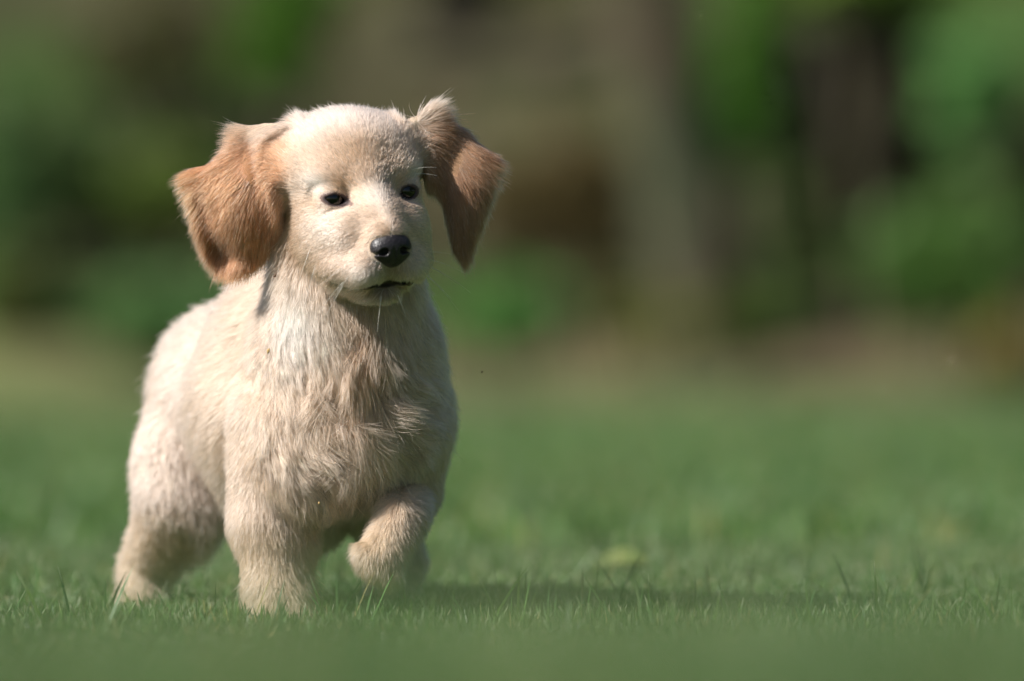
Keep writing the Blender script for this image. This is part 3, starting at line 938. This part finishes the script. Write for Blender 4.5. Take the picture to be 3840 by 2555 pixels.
hd = R0['head']
L = 20.0 * R0['body'] + 22.0 * R0['neck'] + 12.5 * R0['leg'] + 19 * ears
hl = 9.0 + 4.0 * sstep(15, 50, H0[:, 2]) + 7.0 * sstep(30, -20, H0[:, 1]) + 4.0 * sstep(-55, -85, H0[:, 2]) * sstep(70, 40, H0[:, 1])
hl = hl + 8 * sstep(48, 12, H0[:, 1]) * sstep(-20, -65, H0[:, 2]) + 5 * sstep(-92, -104, H0[:, 2])
hl = np.where(H0[:, 1] > 60, hl - 3.0 * sstep(60, 95, H0[:, 1]), hl)
ed0 = eye_dist(H0)
hl *= np.where(H0[:, 1] > 45, 0.45 + 0.55 * sstep(1.3, 2.6, ed0), 1)
L += hd * hl
L += 20 * chest * g2(P0, 362, 410, 55, 75)
L += 14 * g2(P0, 205, 545, 26, 30) * (DP > 80)
L += 10 * R0['leg'] * sstep(0.0, 0.9, N0[:, 0]) * sstep(470, 500, PY) * (PX < 340)      # feathering
# ear fringe
polyd = np.minimum(np.abs(poly_sdf(PX, P0[:, 2], prims[[i for i, p in enumerate(prims) if p['t'] == 'ear'][0]]['poly'])),
                   np.abs(poly_sdf(PX, P0[:, 2], prims[[i for i, p in enumerate(prims) if p['t'] == 'ear'][1]]['poly'])))
L += 3 * ears * sstep(9, 2, polyd) * sstep(120, 150, PY + 0 * PX)
L += 12 * (g2(P0, 196, 170, 12, 10) + 0.6 * g2(P0, 425, 116, 8, 9) + 0.7 * g2(P0, 490, 158, 14, 14) + 0.55 * g2(P0, 248, 130, 16, 8)) * np.clip(ears + hd, 0, 1)
L *= rng.uniform(0.5, 1.25, n)
fly = rng.random(n) < 0.0012 + 0.008 * np.clip(ears, 0, 1) + 0.004 * hd        # stray hairs
fly &= H0[:, 1] < 40
L = np.where(fly, L * rng.uniform(1.15, 1.5, n), L)
lift = 0.30 + 0.16 * chest + 0.14 * R0['body'] + 0.12 * R0['neck'] + 0.10 * R0['leg'] + 0.0 * hd + 0.05 * ears
lift = lift * (1 - 0.74 * ears) + 0.0 * ears * sstep(8, 2, polyd) * sstep(175, 130, PY)
lift = lift * (1 - 0.52 * hd) * (1 - 0.35 * hd * sstep(60, 90, H0[:, 1]))

lift = np.where(fly, lift * 1.4, lift)
# clumps
nclump = 26000
ci = rng.choice(n, nclump, replace=False)
kd = kdtree.KDTree(nclump)
for q, i in enumerate(ci): kd.insert(P0[i], q)
kd.balance()
near = np.fromiter((kd.find(p)[1] for p in P0), np.int64, n)
cl = ci[near]

K = 6
tt = np.linspace(0, 1, K)
jit = rng.standard_normal((n, 3)) * (0.20 - 0.11 * np.clip(ears, 0, 1) - 0.05 * hd)[:, None]
bend = vn(P0, 0.06, 9) * 0.28
pts = np.empty((n, K, 3))
for k, t in enumerate(tt):
    # rises off the skin first, then lies along the flow, with a slight droop
    dd = D0 * t + N0 * (lift * (t - 0.45 * t * t) * 1.35)[:, None] + (jit + bend * messy[:, None]) * (t * t) \
        + np.array([[0, 0, -0.10]]) * (t * t)
    pts[:, k] = P0 + dd * L[:, None]
cw = (0.22 + 0.38 * chest + 0.25 * chest * g2(P0, 362, 410, 55, 75) + 0.05 * ears) * rng.uniform(0.5, 1.0, n)
cw = np.clip(cw, 0.08, 0.85)
d_cl = np.linalg.norm(P0 - P0[cl], axis=1)
cw *= sstep(14, 5, d_cl)
cw = np.where(fly, 0.0, cw)
rel = pts - P0[:, None]
ratio = (L / np.maximum(L[cl], 1))[:, None, None]
tgt = P0[cl][:, None] + rel[cl] * np.clip(ratio, 0.4, 1.6)
for k, t in enumerate(tt):
    w = (cw * t ** 1.3)[:, None]
    pts[:, k] = pts[:, k] * (1 - w) + tgt[:, k] * w

CC = coat_color(P0, N0, R0)
crand = rng.standard_normal(nclump)[near]
CC = CC * (1 + (0.07 + 0.05 * hd) * rng.standard_normal(n) + 0.075 * crand * (0.9 + chest + 0.6 * ears))[:, None]
wh = rng.random(n) < 0.05
CC[wh] = CC[wh] * 0.4 + WHITE * 0.6
CC = np.clip(CC, 0.02, 0.9) ** np.array([1.22, 1.28, 1.22])
rad = (0.27 + 0.03 * R0['body'] + 0.03 * R0['neck'] - 0.05 * ears) * rng.uniform(0.8, 1.2, n)
rad = rad * (1 + 0.8 * sstep(90, 230, DP))

hair_m = bpy.data.materials.new('fur'); hair_m.use_nodes = True
nt = hair_m.node_tree; nt.nodes.clear()
out = nt.nodes.new('ShaderNodeOutputMaterial')
hb = nt.nodes.new('ShaderNodeBsdfHairPrincipled')
hb.model = 'CHIANG'; hb.parametrization = 'COLOR'
at_ = nt.nodes.new('ShaderNodeAttribute'); at_.attribute_name = 'hair_col'
nt.links.new(at_.outputs['Color'], hb.inputs['Color'])
hb.inputs['Roughness'].default_value = 0.42
hb.inputs['Radial Roughness'].default_value = 0.55
hb.inputs['Coat'].default_value = 0.0
df = nt.nodes.new('ShaderNodeBsdfDiffuse'); nt.links.new(at_.outputs['Color'], df.inputs[0])
mxx = nt.nodes.new('ShaderNodeMixShader'); mxx.inputs[0].default_value = 0.22
nt.links.new(hb.outputs[0], mxx.inputs[1]); nt.links.new(df.outputs[0], mxx.inputs[2]); nt.links.new(mxx.outputs[0], out.inputs[0])

def fur_obj(name, sel, label=None):
    m = int(sel.sum())
    hc = bpy.data.hair_curves.new(name)
    hc.add_curves([K] * m)
    W = to_world(pts[sel]).astype(np.float32)
    hc.attributes['position'].data.foreach_set('vector', W.ravel())
    ra = hc.attributes.get('radius') or hc.attributes.new('radius', 'FLOAT', 'POINT')
    prof = np.array([1.0, 0.97, 0.88, 0.72, 0.48, 0.1])
    ra.data.foreach_set('value', (rad[sel][:, None] * prof[None] * S).astype(np.float32).ravel())
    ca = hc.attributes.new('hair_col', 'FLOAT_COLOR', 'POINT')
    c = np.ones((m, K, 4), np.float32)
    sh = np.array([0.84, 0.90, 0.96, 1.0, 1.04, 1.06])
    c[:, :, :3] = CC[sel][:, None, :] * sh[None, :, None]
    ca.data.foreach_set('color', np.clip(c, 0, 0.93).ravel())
    hc.materials.append(hair_m)
    o = bpy.data.objects.new(name, hc)
    COL.objects.link(o); o.parent = ROOT
    o.matrix_parent_inverse = Matrix.Translation(-ROOT.location)
    if label: o['label'] = label
    return o
el = R0['earl'] > 0.5; er = R0['earr'] > 0.5
fur_obj('coat', ~(el | er))
fur_obj('ear_fur', el, 'silky sunlit ginger ear fur')
fur_obj('ear_fur', er, 'reddish-brown ear fur, shade put into its colour')
print('FUR', n, 'BODY', len(BP))

# ------------------------------------------------------------------ whiskers
wm, nt, b = new_mat('whisker'); b.inputs['Base Color'].default_value = (0.8, 0.76, 0.7, 1); b.inputs['Roughness'].default_value = 0.35
gw = np.random.default_rng(5)
WH = [((28, 100, -74), (0.9, -0.15, -0.15), 62), ((30, 98, -78), (0.9, -0.2, -0.35), 70), ((31, 95, -84), (0.8, -0.25, -0.6), 66),
      ((32, 92, -72), (0.95, -0.3, 0.1), 50), ((29, 99, -87), (0.6, -0.1, -0.8), 52), ((34, 86, -80), (0.9, -0.4, -0.3), 58), ((26, 104, -82), (0.7, 0.1, -0.5), 48),
      ((-28, 100, -76), (-0.7, 0.1, -0.5), 46), ((-32, 94, -82), (-0.8, -0.1, -0.6), 50), ((-34, 88, -86), (-0.7, -0.1, -0.8), 48), ((-30, 96, -72), (-0.9, 0.1, -0.25), 44),
      ((8, 106, -112), (0.3, 0.3, -1.0), 26), ((-10, 104, -112), (-0.3, 0.25, -1.0), 30), ((40, 62, 8), (0.9, 0.1, 0.25), 34), ((44, 60, 4), (0.95, 0.1, 0.1), 30),
      ((-62, 50, -60), (-0.5, 0.2, -0.8), 36), ((-56, 52, -70), (-0.5, 0.3, -0.9), 34)]
for p0, dr, ln in WH:
    t = np.linspace(0, 1, 12)[:, None]
    dr = norm(np.array(dr, float)); droop = np.array([0, -0.05, -0.22])
    P = np.array(p0) - dr * 3 + dr * ln * t + droop * ln * t * t
    V, F = tube(to_world(H2D(P)), np.linspace(0.30, 0.07, 12) * S * 0.75, 5)
    mesh_obj('whisker', V, F, wm, ROOT)

# ------------------------------------------------------------------ crumbs of earth, kicked up and caught in the coat
cm = noise_mat('crumb_earth', (0.05, 0.03, 0.018), (0.13, 0.08, 0.045), scale=400, bump=0.5, rough=0.9)
cm2 = noise_mat('crumb_straw', (0.35, 0.22, 0.08), (0.55, 0.38, 0.16), scale=400, bump=0.5, rough=0.8)
def crumb(lab, px, py, dep, r, seed, m):
    g = np.random.default_rng(seed)
    bm = __import__('bmesh').new()
    __import__('bmesh').ops.create_icosphere(bm, subdivisions=2, radius=1)
    V = np.array([v.co for v in bm.verts]); F = np.array([[v.index for v in f.verts] for f in bm.faces]); bm.free()
    V = V * (1 + 0.28 * np.sin(V @ g.standard_normal((3, 3)) * 3 + g.uniform(0, 6, 3)))
    V = V * np.array(r); a = g.uniform(0, 3)
    V = V @ np.array([[math.cos(a), 0, math.sin(a)], [0, 1, 0], [-math.sin(a), 0, math.cos(a)]])
    o = mesh_obj('crumb', to_world(V + D3(px, py, dep)), F, m)
    tag(o, lab, 'crumb', 'flying and clinging crumbs of earth')
crumb('dark crumb of earth on the neck just under the ear, upper of two', 275, 275, 0, (2.6, 1.4, 1.4), 1, cm)
crumb('dark crumb of earth on the neck just under the ear, lower of two', 281.5, 286.5, 4, (2.2, 1.3, 1.3), 2, cm)
crumb('straw-brown crumb on the cream shoulder', 268.5, 351, -2, (2.8, 1.5, 1.5), 3, cm2)
crumb('tiny dark crumb in mid-air right of the chest', 482, 372, 0, (1.2, 0.8, 0.8), 4, cm)
crumb('tiny pale crumb hanging above the planted front leg', 319, 503, -10, (1.4, 0.8, 1.0), 5, cm2)
